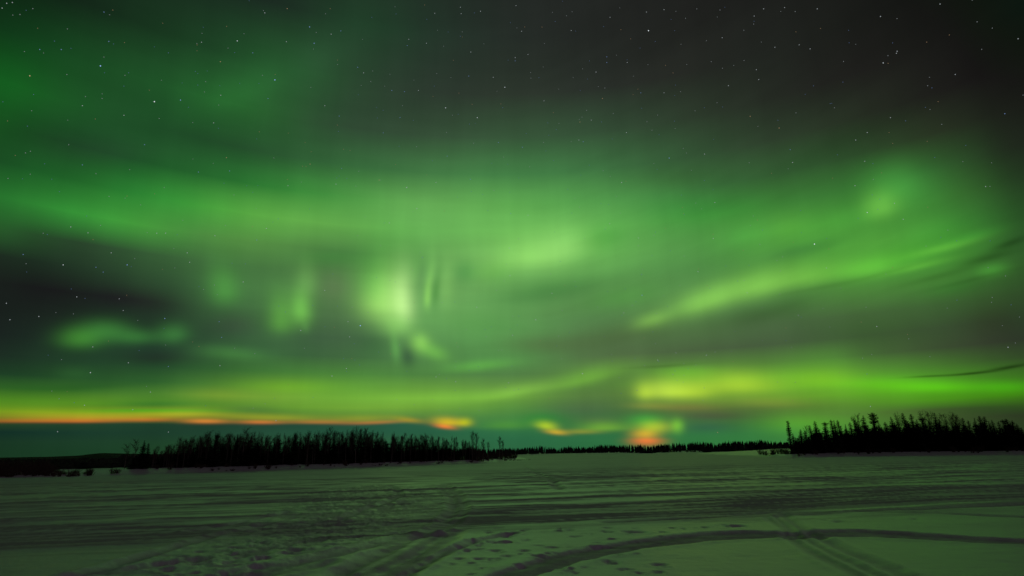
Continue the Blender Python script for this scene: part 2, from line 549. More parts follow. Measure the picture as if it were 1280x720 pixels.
RUTS = [([(486,606),(497,612),(499,620),(484,628),(455,636),(420,650)], .4), ([(556,606),(572,618),(576,636),(562,652),(540,664)], .5), ([(548,606),(563,620),(566,636),(552,650)], .35),
        ([(640,668),(600,676),(560,690),(520,712),(495,728)], .3), ([(330,655),(270,668),(215,684),(150,704),(90,722)], .4), ([(360,640),(300,652),(240,662)], .35), ([(655,582),(668,590),(690,600),(700,612)], .5),
        ([(527,668),(470,682),(395,698),(320,713),(250,728)], .55), ([(533,668),(500,682),(455,704),(415,724)], .5), ([(567,664),(545,682),(520,700),(480,722)], .5),
        ([(548,668),(515,690),(470,712),(440,728)], .35), ([(400,706),(350,714),(300,722)], .5), ([(243,700),(180,708),(130,716),(80,722)], .45)]
SLED = [([(978,643),(992,655),(1010,666),(1062,690),(1095,703),(1136,722),(1160,736)], .30), ([(962,648),(985,662),(992,675),(1022,693),(1070,716),(1090,728)], .30),
        ([(970,646),(1000,670),(1045,694),(1110,724)], .18)]
TRAMPLED = gl([(190,704),(262,684),(300,672),(330,640),(380,612),(470,605),(560,612),(566,628),(530,662),(480,676),(400,690),(330,706),(300,724),(180,724)])
DENTS = [(600,683,8),(618,679,10),(585,690,7),(632,672,9),(610,666,6),(598,700,7),(575,684,6),(660,676,8),(690,665,7),(705,662,6),(790,665,10),(800,666,7),(765,705,7),(757,703,6),
         (783,714,7),(797,718,5),(735,668,6),(720,671,6),(858,661,5),(868,661,5),(880,660,4),(910,658,10),(925,658,7),(1012,649,9),(1040,651,10),(1145,649,6),
         (655,690,6),(668,694,7),(680,698,6),(642,678,7),(622,692,6),(640,668,7),(672,683,6),(750,673,5),(760,660,5),(840,660,4),(590,676,6),(574,700,5),(606,712,5)]
DENTS = [(*gp(px, py), w * gp(px, py)[1] / F_PX) for px, py, w in DENTS]
prints = random.Random(5)
for _ in range(420):                      # footprints in the trampled corner and a scatter beside it
    px, py = prints.uniform(180, 570), prints.uniform(606, 724)
    q = gp(px, py)
    if inside(np.array([q[0]]), np.array([q[1]]), TRAMPLED)[0]:
        DENTS.append((*q, prints.uniform(.14, .3)))
for _ in range(60):
    px, py = prints.uniform(560, 840), prints.uniform(658, 720)
    DENTS.append((*gp(px, py), prints.uniform(.10, .22)))


def land_mask(x, y):
    out = np.full(x.shape, -1e9)
    for poly in (LAND_L, LAND_R, LAND_F):
        d, _ = poly_dist(x, y, poly + [poly[0]])
        out = np.maximum(out, np.where(inside(x, y, poly), d, -d))
    return out


def base_height(x, y):
    """large shapes only: the ice, the low banks, the land behind them"""
    s = land_mask(x, y)
    wob_ = (fbm(x * .08, y * .08, 3, 3) - .5)
    s2 = s + wob_ * 7
    bank = 1.15 * sstep(-1.5, 6, s2) + 0.35 * sstep(4, 25, s2) * (0.5 + wob_)
    r = np.hypot(x, y)
    far = sstep(520, 640, r) * sstep(8, 60, s) * 2.6
    lump = (fbm(x * .35, y * .35, 8, 3) - .5) * .35 * sstep(-3, 3, s2)
    return bank + far + lump


def ground_z(x, y):
    x, y = np.atleast_1d(np.asarray(x, float)), np.atleast_1d(np.asarray(y, float))
    return base_height(x, y)


def build_ground():
    azs = np.concatenate([np.linspace(-180, -62, 60, endpoint=False), np.linspace(-62, 62, 1500, endpoint=False), np.linspace(62, 180, 60, endpoint=False)])
    rel = np.concatenate([np.arange(330, 175, -6.0), np.arange(175, 28, -0.62), np.arange(28, 3.2, -0.3), [3, 2.7, 2.4, 2.0, 1.6, 1.2, .9, .6, .42, .3]])
    rs = np.concatenate([[1.0, 3.0, 5.0], CAM_H * F_PX / rel])
    A, R = np.meshgrid(np.radians(azs), rs)
    X, Y = (R * np.sin(A)).ravel(), (R * np.cos(A)).ravel()
    z = base_height(X, Y)
    lake = 1 - sstep(-2, 2, land_mask(X, Y))
    r = np.hypot(X, Y)
    # lateral wind and vehicle direction
    c, s = math.cos(rad(13)), math.sin(rad(13))
    U, V = X * c + Y * s, -X * s + Y * c
    wear = np.zeros_like(X)
    crust = np.zeros_like(X)
    # sastrugi: long low ridges
    sa = fbm(U * .10, V * .8, 21, 4)
    fine = fbm(U * .9, V * 3.5, 31, 3)
    field = sstep(24, 32, V) * (1 - sstep(85, 130, V))
    z += lake * (sa - .5) * .10 * (0.25 + field)
    z += lake * (fine - .5) * .03 * (0.5 + field)
    z += lake * (fbm(X * .12, Y * .12, 41, 3) - .5) * .14
    wear += field * sstep(.48, .66, sa) * .6
    streak = fbm(U * .035, V * .55, 51, 4)
    wear += (sstep(24, 34, V) * (1 - sstep(70, 160, V))) * sstep(.47, .62, streak) * .55
    # broad grey, windblown far ice
    wear += sstep(70, 130, V) * (0.40 + .25 * (fbm(U * .01, V * .06, 61, 3) - .5))
    # the beaten road
    rd = soft_in(X, Y, ROAD, 1.0)
    tex = fbm(U * .16, V * 2.2, 71, 4)
    wear = np.maximum(wear, rd * (0.38 + .95 * sstep(.35, .68, tex)) * .9)
    z -= lake * rd * (.05 + .05 * (tex - .5))
    for pts, w, k in LINES:
        d, _ = poly_dist(X, Y, gl(pts))
        wob_ = .55 + .9 * fbm(U * .12, V * .3, int(pts[0][1]), 3)
        g = np.exp(-(d / (w * wob_)) ** 2)
        wear = np.maximum(wear, g * k * wob_)
        z -= g * .06 * k
        z += np.exp(-((d - 1.9 * w) / (.7 * w)) ** 2) * .03 * k
    for pts, w in RUTS:
        d, par = poly_dist(X, Y, gl(pts))
        rag = fbm(X * 1.6, Y * 1.6, 77, 3)
        g = np.exp(-(d / (w * (.6 + .8 * rag))) ** 2)
        z -= g * .10 * (.6 + .8 * rag)
        z += np.exp(-((d - 1.6 * w) / (.5 * w)) ** 2) * .05 * (.2 + 1.6 * rag)
        wear = np.maximum(wear, g * (.30 + .55 * rag))
    for pts, w in SLED:
        d, _ = poly_dist(X, Y, gl(pts))
        g = np.exp(-(d / w) ** 2)
        z -= g * .06
        z += np.exp(-((d - 1.7 * w) / (.6 * w)) ** 2) * .03
        wear = np.maximum(wear, g * .35)
    # trampled snow
    tr = soft_in(X, Y, TRAMPLED, 3.0)
    tn = fbm(X * 2.1, Y * 2.1, 91, 4)
    z += tr * (tn - .5) * .20 + tr * (fbm(X * 5.2, Y * 5.2, 95, 2) - .5) * .07
    wear = np.maximum(wear, tr * (.15 + .85 * sstep(.42, .64, 1 - tn)) * .6)
    for (dx, dy, w) in DENTS:
        k = (np.abs(X - dx) < 5 * w) & (np.abs(Y - dy) < 5 * w)
        d = np.hypot((X[k] - dx) / 1.2, (Y[k] - dy))
        g = np.exp(-(d / w) ** 2) * sstep(.30, .62, fbm(X[k] * 2.6, Y[k] * 2.6, 131, 3))
        z[k] -= g * min(.10, w * .4)
        z[k] += np.exp(-((d - 1.6 * w) / (.5 * w)) ** 2) * .015
        wear[k] = np.maximum(wear[k], g * .42)
    # the one fresh dark curve
    jag = (fbm(X * 1.1, Y * 1.1, 101, 4) - .5) * .24
    d, _ = poly_dist(X, Y, TRACK + [TRACK[0]])
    sd = np.where(inside(X, Y, TRACK), d, -d) + jag + .12
    g = sstep(-.12, .16, sd)
    z -= g * .08
    z += np.exp(-((sd + .35) / .25) ** 2) * .03
    near = 1 - sstep(28, 45, r)
    z += near * lake * (fbm(X * 2.2, Y * 2.2, 151, 3) - .5) * .03
    dm, _ = poly_dist(X, Y, TRACK_MID)
    ridg = np.exp(-(dm / .25) ** 2) * g
    z += ridg * .03
    wear = np.maximum(wear * (1 - g * .3), g * (.70 + .55 * (fbm(X * 2, Y * 2, 111, 3) - .5)))
    wear = np.clip(wear, 0, 1) * lake
    nv = len(rs) * len(azs)
    na = len(azs)
    verts = np.stack([X, Y, z], 1)
    verts = np.vstack([verts, [[0, 0, 0]]])
    ii, jj = np.meshgrid(np.arange(len(rs) - 1), np.arange(na), indexing='ij')
    j2 = (jj + 1) % na
    quads = np.stack([ii * na + jj, ii * na + j2, (ii + 1) * na + j2, (ii + 1) * na + jj], -1).reshape(-1, 4)[:, ::-1]
    tris = np.stack([np.full(na, nv), np.arange(na), (np.arange(na) + 1) % na], 1)[:, ::-1]
    me = bpy.data.meshes.new('snow_ground')
    me.vertices.add(len(verts))
    me.vertices.foreach_set('co', verts.astype(np.float32).ravel())
    nl = quads.size + tris.size
    me.loops.add(nl)
    me.loops.foreach_set('vertex_index', np.concatenate([quads.ravel(), tris.ravel()]).astype(np.int32))
    me.polygons.add(len(quads) + len(tris))
    st = np.concatenate([np.arange(len(quads)) * 4, quads.size + np.arange(len(tris)) * 3])
    me.polygons.foreach_set('loop_start', st.astype(np.int32))
    me.update(calc_edges=True)
    me.validate()
    me.polygons.foreach_set('use_smooth', np.ones(len(me.polygons), bool))
    a = me.attributes.new('wear', 'FLOAT', 'POINT')
    a.data.foreach_set('value', np.append(wear, 0).astype(np.float32))
    o = bpy.data.objects.new('ground', me)
    COL.objects.link(o)
    o['kind'] = 'structure'
    return o


def material(name, rgb, rough=.9, spec=.2):
    m_ = bpy.data.materials.new(name)
    m_.use_nodes = True
    b = m_.node_tree.nodes['Principled BSDF']
    b.inputs['Base Color'].default_value = (*rgb, 1)
    b.inputs['Roughness'].default_value = rough
    b.inputs['Specular IOR Level'].default_value = spec
    return m_, b


def noisy(m_, b, a, c, scale, det=4, lo=.35, hi=.65, stretch_=(1, 1, 1)):
    n_ = Nodes(m_.node_tree)
    t_ = n_.new('ShaderNodeTexCoord')
    x = n_.new('ShaderNodeTexNoise')
    x.inputs['Scale'].default_value = scale
    x.inputs['Detail'].default_value = det
    m_.node_tree.links.new(n_.vec('MULTIPLY', t_.outputs['Object'], stretch_), x.inputs['Vector'])
    r = n_.new('ShaderNodeValToRGB')
    r.color_ramp.elements[0].position, r.color_ramp.elements[1].position = lo, hi
    r.color_ramp.elements[0].color, r.color_ramp.elements[1].color = (*a, 1), (*c, 1)
    m_.node_tree.links.new(x.outputs['Fac'], r.inputs[0])
    m_.node_tree.links.new(r.outputs[0], b.inputs['Base Color'])
    return x


def snow_material():
    m_, b = material('snow', (.8, .82, .84), .6, .35)
    n_ = Nodes(m_.node_tree)
    L = m_.node_tree.links.new
    at = n_.new('ShaderNodeAttribute', attribute_name='wear')
    geo = n_.new('ShaderNodeNewGeometry')
    pos = geo.outputs['Position']
    n1 = n_.new('ShaderNodeTexNoise')
    n1.inputs['Scale'].default_value = 1.0
    n1.inputs['Detail'].default_value = 6
    n1.inputs['Roughness'].default_value = .62
    L(n_.vec('MULTIPLY', pos, (.55, 2.0, 1)), n1.inputs['Vector'])
    n4 = n_.new('ShaderNodeTexNoise')
    n4.inputs['Scale'].default_value = 26.0
    n4.inputs['Detail'].default_value = 3
    L(pos, n4.inputs['Vector'])
    n5 = n_.new('ShaderNodeTexNoise')
    n5.inputs['Scale'].default_value = .22
    n5.inputs['Detail'].default_value = 4
    L(n_.vec('MULTIPLY', pos, (.6, 1.5, 1)), n5.inputs['Vector'])
    patchy = n_.math('ADD', n_.math('MULTIPLY_ADD', n1.outputs['Fac'], .40, -.20), n_.math('MULTIPLY_ADD', n5.outputs['Fac'], .6, -.30))
    patchy = n_.math('ADD', patchy, n_.math('MULTIPLY_ADD', n4.outputs['Fac'], .5, -.25))
    w = n_.math('ADD', at.outputs['Fac'], patchy, clamp=True)
    mx = n_.new('ShaderNodeMix', data_type='RGBA')
    L(w, mx.inputs[0])
    mx.inputs[6].default_value = (.58, .545, .58, 1)
    mx.inputs[7].default_value = (.37, .335, .37, 1)
    L(mx.outputs[2], b.inputs['Base Color'])
    L(n_.math('MULTIPLY_ADD', w, .40, .36), b.inputs['Roughness'])
    L(n_.math('MULTIPLY_ADD', w, -.45, .5), b.inputs['Specular IOR Level'])
    L(n_.math('MULTIPLY_ADD', w, -.5, .5, clamp=True), b.inputs['Coat Weight'])
    b.inputs['Coat Roughness'].default_value = .42
    b.inputs['Coat IOR'].default_value = 1.6
    n2 = n_.new('ShaderNodeTexNoise')
    n2.inputs['Scale'].default_value = 9.0
    n2.inputs['Detail'].default_value = 5
    L(pos, n2.inputs['Vector'])
    bp = n_.new('ShaderNodeBump')
    bp.inputs['Strength'].default_value = .5
    bp.inputs['Distance'].default_value = .05
    L(n_.math('MULTIPLY_ADD', n1.outputs['Fac'], 1.5, n_.math('MULTIPLY', n2.outputs['Fac'], .5)), bp.inputs['Height'])
    L(bp.outputs[0], b.inputs['Normal'])
    return m_


ground = build_ground()
ground.data.materials.append(snow_material())

# materials of the plants
m_needle, b_ = material('spruce_needles', (.02, .03, .018), .8, .15)
noisy(m_needle, b_, (.010, .014, .010), (.024, .032, .018), 3.0)
m_bark, b_ = material('spruce_bark', (.06, .045, .035), .9, .1)
noisy(m_bark, b_, (.03, .022, .018), (.09, .07, .055), 8, stretch_=(3, 3, .5))
m_birch, b_ = material('birch_bark', (.3, .26, .23), .8, .2)
noisy(m_birch, b_, (.05, .04, .036), (.20, .165, .145), 6, lo=.42, hi=.56, stretch_=(1, 1, 1.6))
m_twig, b_ = material('twigs', (.05, .032, .026), .9, .1)
noisy(m_twig, b_, (.03, .02, .017), (.075, .05, .04), 4)
m_far, b_ = material('far_conifers', (.02, .025, .018), .9, .1)
noisy(m_far, b_, (.012, .017, .012), (.03, .036, .024), .2)
m_hill, b_ = material('hill_forest_cover', (.03, .035, .03), .95, .05)
noisy(m_hill, b_, (.018, .022, .02), (.06, .065, .075), .012, lo=.45, hi=.7)


# ---------------------------------------------------------------- plant meshes
class MB:
    def __init__(self):
        self.v, self.f = [], []

    def tube(self, pts, rads, n=3):
        pts = [np.asarray(p, float) for p in pts]
        base = len(self.v)
        for i, (p, r) in enumerate(zip(pts, rads)):
            d = pts[min(i + 1, len(pts) - 1)] - pts[max(i - 1, 0)]
            d = d / (np.linalg.norm(d) + 1e-9)
            a = np.cross(d, (0, 0, 1.0) if abs(d[2]) < .9 else (1.0, 0, 0))
            a /= np.linalg.norm(a) + 1e-9
            b = np.cross(d, a)
            for k in range(n):
                t = 2 * math.pi * k / n
                self.v.append(p + r * (a * math.cos(t) + b * math.sin(t)))
        for i in range(len(pts) - 1):
            for k in range(n):
                k2 = (k + 1) % n
                self.f.append((base + i * n + k, base + i * n + k2, base + (i + 1) * n + k2, base + (i + 1) * n + k))
        self.f.append(tuple(base + k for k in range(n))[::-1])
        self.f.append(tuple(base + (len(pts) - 1) * n + k for k in range(n)))

    def tri(self, a, b, c):
        n = len(self.v)
        self.v += [a, b, c]
        self.f.append((n, n + 1, n + 2))

    def quad(self, a, b, c, d):
        n = len(self.v)
        self.v += [a, b, c, d]
        self.f.append((n, n + 1, n + 2, n + 3))

    def mesh(self, name, mat):
        me = bpy.data.meshes.new(name)
        me.from_pydata([tuple(map(float, p)) for p in self.v], [], self.f)
        me.materials.append(mat)
        me.update()
        return me


def spruce_mesh(seed, H=12.0, width=.13, club=.0, lean=0.0, ragged=.35, bare=.05, power=.8, head=None):
    """trunk mesh and crown mesh of one boreal spruce of height H"""
    r = random.Random(seed)
    T_, C_ = MB(), MB()

    def axis(t):
        return np.array([lean * H * t * t + .12 * math.sin(t * 5 + seed), .10 * math.sin(t * 4 + seed * 2), t * H])
    T_.tube([axis(t) for t in np.linspace(0, .985, 8)], [.012 * H * (1 - t) ** .8 + .012 for t in np.linspace(0, .985, 8)], 6)
    levels = int(34 + H * 1.2)
    for i in range(levels):
        t = bare + (1 - bare) * (i + r.uniform(-.3, .3)) / levels
        t = min(max(t, bare), .99)
        prof = (1 - t) ** power * width * H
        if club:                                   # a thick tuft near the tip
            c0, cw = head or (.90, .10)
            prof = max(prof, club * H * (1 - ((t - c0) / cw) ** 2))
        prof *= 1 + ragged * (vnoise(np.array([t * 13.0]), np.array([seed * 3.7]), 5)[0] - .5) * 2
        prof = max(prof, .16)
        nb = 6 if t < .8 else 5
        ph = r.uniform(0, 6.28)
        for b in range(nb):
            a = ph + b * 2 * math.pi / nb + r.uniform(-.4, .4)
            Ln = prof * r.uniform(.55, 1.25)
            o = axis(t)
            dirh = np.array([math.cos(a), math.sin(a), 0])
            side = np.array([-math.sin(a), math.cos(a), 0])
            droop = r.uniform(.25, .6) * (1 - t) + r.uniform(-.15, .1)
            segs = 3 if Ln > .5 else 2
            p = o
            for s_ in range(segs):
                f0, f1 = s_ / segs, (s_ + 1) / segs
                q = o + dirh * Ln * f1 + np.array([0, 0, -droop * Ln * f1 + .25 * Ln * f1 * f1])
                wd = Ln * .32 * (1.1 - f0) + .09
                k = np.array([0, 0, -wd * r.uniform(.3, .9)])
                C_.quad(p, p + side * wd + k * .6 + dirh * wd * .5, q + dirh * wd * .3 + k * .2, p - side * wd + k * .6 + dirh * wd * .5)
                C_.tri(p + side * .03, q, (p + q) / 2 + np.array([0, 0, -wd * r.uniform(.7, 1.3)]) + side * r.uniform(-.1, .1))
                p = q
    C_.tube([axis(.93), axis(1.0)], [.05, .012], 3)
    return T_, C_


def birch_mesh(seed, H=12.0, spread=.11, first=.28, dens=1.0):
    r = random.Random(seed)
    T_, C_ = MB(), MB()
    b1, b2 = r.uniform(-.03, .03) * H, r.uniform(-.03, .03) * H

    def axis(t):
        return np.array([b1 * math.sin(t * 2.6), b2 * math.sin(t * 3.1), t * H])
    ts = np.linspace(0, .97, 9)
    T_.tube([axis(t) for t in ts], [.0095 * H * (1 - t) ** .9 + .010 for t in ts], 6)

    def rnd(k):
        return np.array([r.gauss(0, k), r.gauss(0, k), r.gauss(0, k)])
    n1 = int(30 * dens)
    for i in range(n1):
        t = first + (.97 - first) * (i + r.random()) / n1
        a = r.uniform(0, 6.28)
        Ln = spread * H * (0.35 + 1.1 * math.sin(math.pi * min(1, (1 - t) / (1 - first) * .85 + .1))) * r.uniform(.7, 1.3)
        elv = r.uniform(.85, 1.28)
        d = np.array([math.cos(a) * math.cos(elv), math.sin(a) * math.cos(elv), math.sin(elv)])
        o = axis(t)
        pts = [o, o + d * Ln * .5 + rnd(.05), o + d * Ln + np.array([0, 0, .1 * Ln]) + rnd(.08)]
        C_.tube(pts, [.030, .02, .009], 3)
        for j in range(int(6 * dens)):
            f = r.uniform(.2, 1)
            p = pts[0] + (pts[2] - pts[0]) * f
            d2 = d + rnd(.45)
            d2[2] = abs(d2[2]) * .8 + .2
            d2 /= np.linalg.norm(d2)
            l2 = Ln * r.uniform(.25, .5)
            e = p + d2 * l2
            C_.tube([p, e], [.017, .010], 3)
            for k in range(4):
                g = p + (e - p) * r.uniform(.3, 1)
                d3 = d2 + rnd(.5)
                d3 /= np.linalg.norm(d3)
                C_.tube([g, g + d3 * l2 * r.uniform(.4, .8)], [.014, .008], 3)
    return T_, C_


def shrub_mesh(seed, H=1.2, stems=26, spread=.7):
    r = random.Random(seed)
    M_ = MB()
    for i in range(stems):
        a, q = r.uniform(0, 6.28), r.uniform(.1, 1) * spread
        b = np.array([math.cos(a) * q * .35 * H, math.sin(a) * q * .35 * H, -.08])
        tip = np.array([math.cos(a) * q * H, math.sin(a) * q * H, H * r.uniform(.5, 1.05)])
        mid = (b + tip) / 2 + np.array([0, 0, .12 * H])
        M_.tube([b, mid, tip], [.022, .015, .006], 3)
        for j in range(5):
            p = b + (tip - b) * r.uniform(.35, 1)
            d = np.array([r.gauss(0, .4), r.gauss(0, .4), .7])
            M_.tube([p, p + d * H * r.uniform(.15, .4)], [.010, .005], 3)
    return M_


def link(name, me, parent=None):
    o = bpy.data.objects.new(name, me)
    COL.objects.link(o)
    if parent is not None:
        o.parent = parent
    return o


def plant_proto(kind, pair, mats, H):
    return dict(kind=kind, trunk=pair[0].mesh(kind + '_trunk', mats[0]), crown=pair[1].mesh(kind + '_crown', mats[1]), H=H)


SPRUCE = [plant_proto('spruce_tree', spruce_mesh(i + 1, 12, width=w, club=c, ragged=g), (m_bark, m_needle), 12)
          for i, (w, c, g) in enumerate([(.15, 0, .35), (.17, 0, .3), (.15, .035, .4), (.18, 0, .45), (.16, .04, .45), (.20, 0, .35), (.13, 0, .3), (.17, .05, .5)])]
BIRCH = [plant_proto('birch_tree', birch_mesh(40 + i, 12, spread=s, first=f, dens=d), (m_birch, m_twig), 12)
         for i, (s, f, d) in enumerate([(.11, .30, 1.1), (.13, .25, 1.2), (.10, .32, 1.1), (.14, .22, 1.2), (.09, .3, 1.3), (.12, .36, 1.1)])]
SHRUB = [shrub_mesh(70 + i, h, n, sp).mesh('shrub_stems', m_twig) for i, (h, n, sp) in enumerate([(1.0, 30, .8), (1.3, 34, .6), (.8, 30, 1.1), (1.6, 40, .6), (.6, 34, 1.3)])]


def tree_at(proto, px, py, dist, label, group, wide=1.0):
    """a tree whose tip is seen at (px, py) and which stands dist metres away"""
    d = ray(px, py)
    k = dist / math.hypot(d[0], d[1])
    x, y, top = d[0] * k, d[1] * k, CAM_H + d[2] * k
    z0 = float(ground_z(x, y)[0]) - .12
    sc = max(top - z0, 1.2) / proto['H']
    root = bpy.data.objects.new(proto['kind'], None)
    root.empty_display_size = .5
    COL.objects.link(root)
    root.location = (x, y, z0)
    root.rotation_euler = (0, 0, random.uniform(0, 6.28))
    w = sc ** .75 * wide
    root.scale = (w, w, sc)
    root['label'], root['category'] = label, 'tree'
    if group:
        root['group'] = group
    link('trunk', proto['trunk'], root)
    link('crown', proto['crown'], root)
    return root


def shrub_at(px, py, label, group, size=1.0, me=None, dist=None):
    """a shrub whose foot is seen at (px, py); dist overrides the place on the bare ice"""
    q = gp(px, py)
    if dist:
        q = q / np.linalg.norm(q) * dist
    z = float(ground_z(q[0], q[1])[0])
    o = link('shrub', me or random.choice(SHRUB))
    o.location = (q[0], q[1], z - .03)
    o.rotation_euler = (0, 0, random.uniform(0, 6.28))
    o.scale = (size * random.uniform(.9, 1.3), size * random.uniform(.9, 1.3), size)
    o['label'], o['category'], o['group'] = label, 'shrub', group
    return o


def shore_dist(px, pts):
    """distance to a shore polyline along the sight line through px"""
    a = azel(px, 575)[0]
    ang = [math.degrees(math.atan2(p[0], p[1])) for p in pts]
    dst = [math.hypot(*p) for p in pts]
    return float(np.interp(a, ang, dst))


# ---------------------------------------------------------------- wooded spit on the left
LEFT_TOP = [(150,572),(168,563),(180,561),(195,563),(205,561),(215,558),(225,553),(240,550),(260,548),(272,546),(290,547),(310,545),(330,547),(350,548),(375,545),(400,545),(420,542),
            (440,542),(455,541),(480,546),(500,547),(520,547),(530,544),(545,549),(560,550),(575,552),(590,554),(600,558),(612,562),(625,566)]
lx, ly = zip(*LEFT_TOP)
gl_b = 'bare birches packed along the left shore'
gl_s = 'dark spruces mixed among the birches of the left wood'
rb = random.Random(21)
for i in range(270):
    px = 192 + 398 * ((i * 0.618034 + rb.uniform(-.012, .012)) % 1)
    row = i % 3
    top = np.interp(px, lx, ly) + (rb.uniform(-4, 1) if row == 0 else rb.uniform(-1, 4) if row == 1 else rb.uniform(2, 8))
    tree_at(rb.choice(BIRCH), px, top, shore_dist(px, L_SHORE) + rb.uniform(7, 14) + row * rb.uniform(6, 12),
            'leafless dark birch with a thin upright crown in the packed wood on the left shore', gl_b, wide=.62 if row == 0 else .85)
for i in range(150):
    px = 164 + 424 * (i + rb.random()) / 150
    row = i % 3
    top = np.interp(px, lx, ly) + (rb.uniform(3.5, 9) if row else rb.uniform(10, 22))
    tree_at(rb.choice(SPRUCE), px, top, shore_dist(px, L_SHORE) + rb.uniform(9, 30),
            'small black spruce filling the packed wood on the left shore below the birch tops', gl_s, wide=2.3)
for px, py, pr, lab in [
    (180.5, 550, SPRUCE[3], 'pointed black spruce, taller of the close pair at the left end of the wood'),
    (186.5, 553.5, SPRUCE[4], 'narrow black spruce, shorter of the close pair at the left end of the wood'),
    (272, 542, SPRUCE[7], 'dark round topped spruce standing out above the left third of the left wood'),
    (455, 538.5, SPRUCE[6], 'slim spire topped spruce sticking up from the middle of the left wood'),
    (297, 542, SPRUCE[0], 'thin pointed spruce tip among birches in the left part of the left wood'),
    (370, 541.5, SPRUCE[2], 'small dark spruce tip above the birches near the centre of the left wood')]:
    tree_at(pr, px, py, shore_dist(px, L_SHORE) + 8, lab, None, wide=1.25)
for px, py, lab in [
    (590.5, 540, 'tall dense bare tree standing clear above the right end of the wood'),
    (595.5, 542, 'bare tree leaning against the tall dense one at the right end of the left wood'),
    (604, 549, 'short bare tree just right of the tall dense pair ending the left wood'),
    (610, 553, 'shortest thin bare tree trailing off the right end of the left wood'),
    (624.5, 546.5, 'lone thin bare tree standing apart beyond the right end of the left wood'),
    (628, 551, 'low thin bare tree beside the lone one beyond the right end of the left wood'),
    (160, 557, 'thin bare birch rising left of the pointed spruce pair'),
    (171, 551, 'tall thin bare birch just left of the pointed spruce pair'),
    (413, 536, 'thinnest tallest bare birch tip reaching over the middle of the left wood'),
    (447, 536, 'tall thin bare birch tip right of the middle of the left wood'),
    (260, 541, 'tall feathery bare birch tip over the left third of the left wood'),
    (307, 537, 'tall feathery bare birch tip close to the thin spruce in the left wood')]:
    tree_at(BIRCH[4] if px > 585 else BIRCH[0], px, py, shore_dist(px, L_SHORE) + 9, lab, None, wide=1.0)

for i in range(44):                                # the wood thins out into brush at its right end
    px = 584 + 62 * (i + rb.random()) / 44
    q = azel(px, 575)
    dd = shore_dist(px, L_SHORE) + rb.uniform(9, 34)
    o = link('shrub', rb.choice(SHRUB))
    o.location = (dd * math.sin(rad(q[0])), dd * math.cos(rad(q[0])), 0)
    o.location.z = float(ground_z(o.location.x, o.location.y)[0]) - .05
    hgt = float(np.interp(px, [584, 615, 646], [4.2, 3.0, 1.4])) * rb.uniform(.75, 1.15)
    o.scale = (max(1.6, hgt * .8), max(1.6, hgt * .8), hgt)
    o.rotation_euler = (0, 0, rb.uniform(0, 6.28))
    o['label'], o['category'], o['group'] = 'dark brush where the left wood thins out at its right end', 'shrub', 'brush at the right end of the left wood'

# ---------------------------------------------------------------- spruce stand on the right
RIGHT_TIPS = [(991,541,0),(1000,536,1),(1006,538,2),(1012,531,4),(1018.5,526,2),(1024,536,6),(1030,527,7),(1038,524,4),(1042,525,6),(1046.5,524.5,4),(1051,533,0),(1057,530,6),(1062,527.5,2),(1069,525,1),(1072,526,3),
              (1078,519,1),(1098,526,0),(1106,527,5),(1112.5,520.5,3),(1117,527,1),(1122,526,2),(1128.5,515.5,4),(1134,526,1),(1138.5,517,2),(1146,524,1),(1152.5,521,7),(1160,525,5),
              (1166.8,515.5,1),(1174,523,3),(1181,524,2),(1188,527,0),(1193,526,5),(1202,522,2),(1210,525,4),(1218,522,0),(1224,519.5,2),(1229,520,4),(1235,526,6),(1240,524.5,1),
              (1247,527,2),(1253,524,7),(1258,523,4),(1264,525,5),(1270,529,3),(1276,534,1),(1284,538,0),(1296,541,2),(1310,544,1)]
gr_s = 'spruces of the dark stand on the right shore'
nth = 0
for k, (px, py, v) in enumerate(RIGHT_TIPS):
    special = {1078: 'pointed spruce directly left of the broad headed one in the right stand',
               1128.5: 'tall stubby topped spruce near the middle of the right stand',
               1138.5: 'pointed spruce just right of the tall stubby topped one in the right stand',
               1166.8: 'tallest sharp spire spruce right of the middle of the right stand',
               1112.5: 'pointed spruce midway between the broad headed and the tall stubby topped spruces',
               1018.5: 'first slim pointed spruce right of the lone columnar one at the stand edge',
               1258: 'wide dense spruce closing the right end of the right stand'}.get(px)
    tree_at(SPRUCE[v], px, py, shore_dist(px, R_SHORE) + random.uniform(22, 36), special or 'black spruce with a ragged tip in the front row of the right stand', None if special else gr_s, wide=1.75 if px != 1258 else 2.3)
tree_at(plant_proto('spruce_tree', spruce_mesh(91, 14, width=.085, lean=-.03, ragged=.3, bare=.02, power=.25), (m_bark, m_needle), 14), 985, 525.5, shore_dist(985, R_SHORE) + 18,
        'lone columnar spruce with a hooked blunt top at the left edge of the right stand', None, wide=1.25).rotation_euler.z = .2
tree_at(plant_proto('spruce_tree', spruce_mesh(92, 16, width=.26, club=.085, lean=.01, ragged=.55, head=(.82, .26)), (m_bark, m_needle), 16), 1090, 515.5, shore_dist(1090, R_SHORE) + 24,
        'broad headed tall spruce with spreading upper boughs left of the middle of the right stand', None, wide=1.2)
rx = [q[0] for q in RIGHT_TIPS]
ry = [q[1] for q in RIGHT_TIPS]
for i in range(95):
    px = rb.uniform(988, 1330)
    top = np.interp(px, rx, ry) + rb.uniform(5, 16)
    tree_at(rb.choice(SPRUCE), px, top, shore_dist(px, R_SHORE) + rb.uniform(24, 60),
            'black spruce deep inside the dark stand on the right shore', 'spruces inside the right stand', wide=2.2)
for px, py in [(1007,534),(1066,522),(1071,520),(1120,521),(1150,519),(1161,518),(1190,520),(1194,521),(1198,523),(1178,520)]:
    tree_at(rb.choice(BIRCH), px, py, shore_dist(px, R_SHORE) + 38, 'faint bare birch top showing between the spruce tips of the right stand', 'bare birches in the right stand')

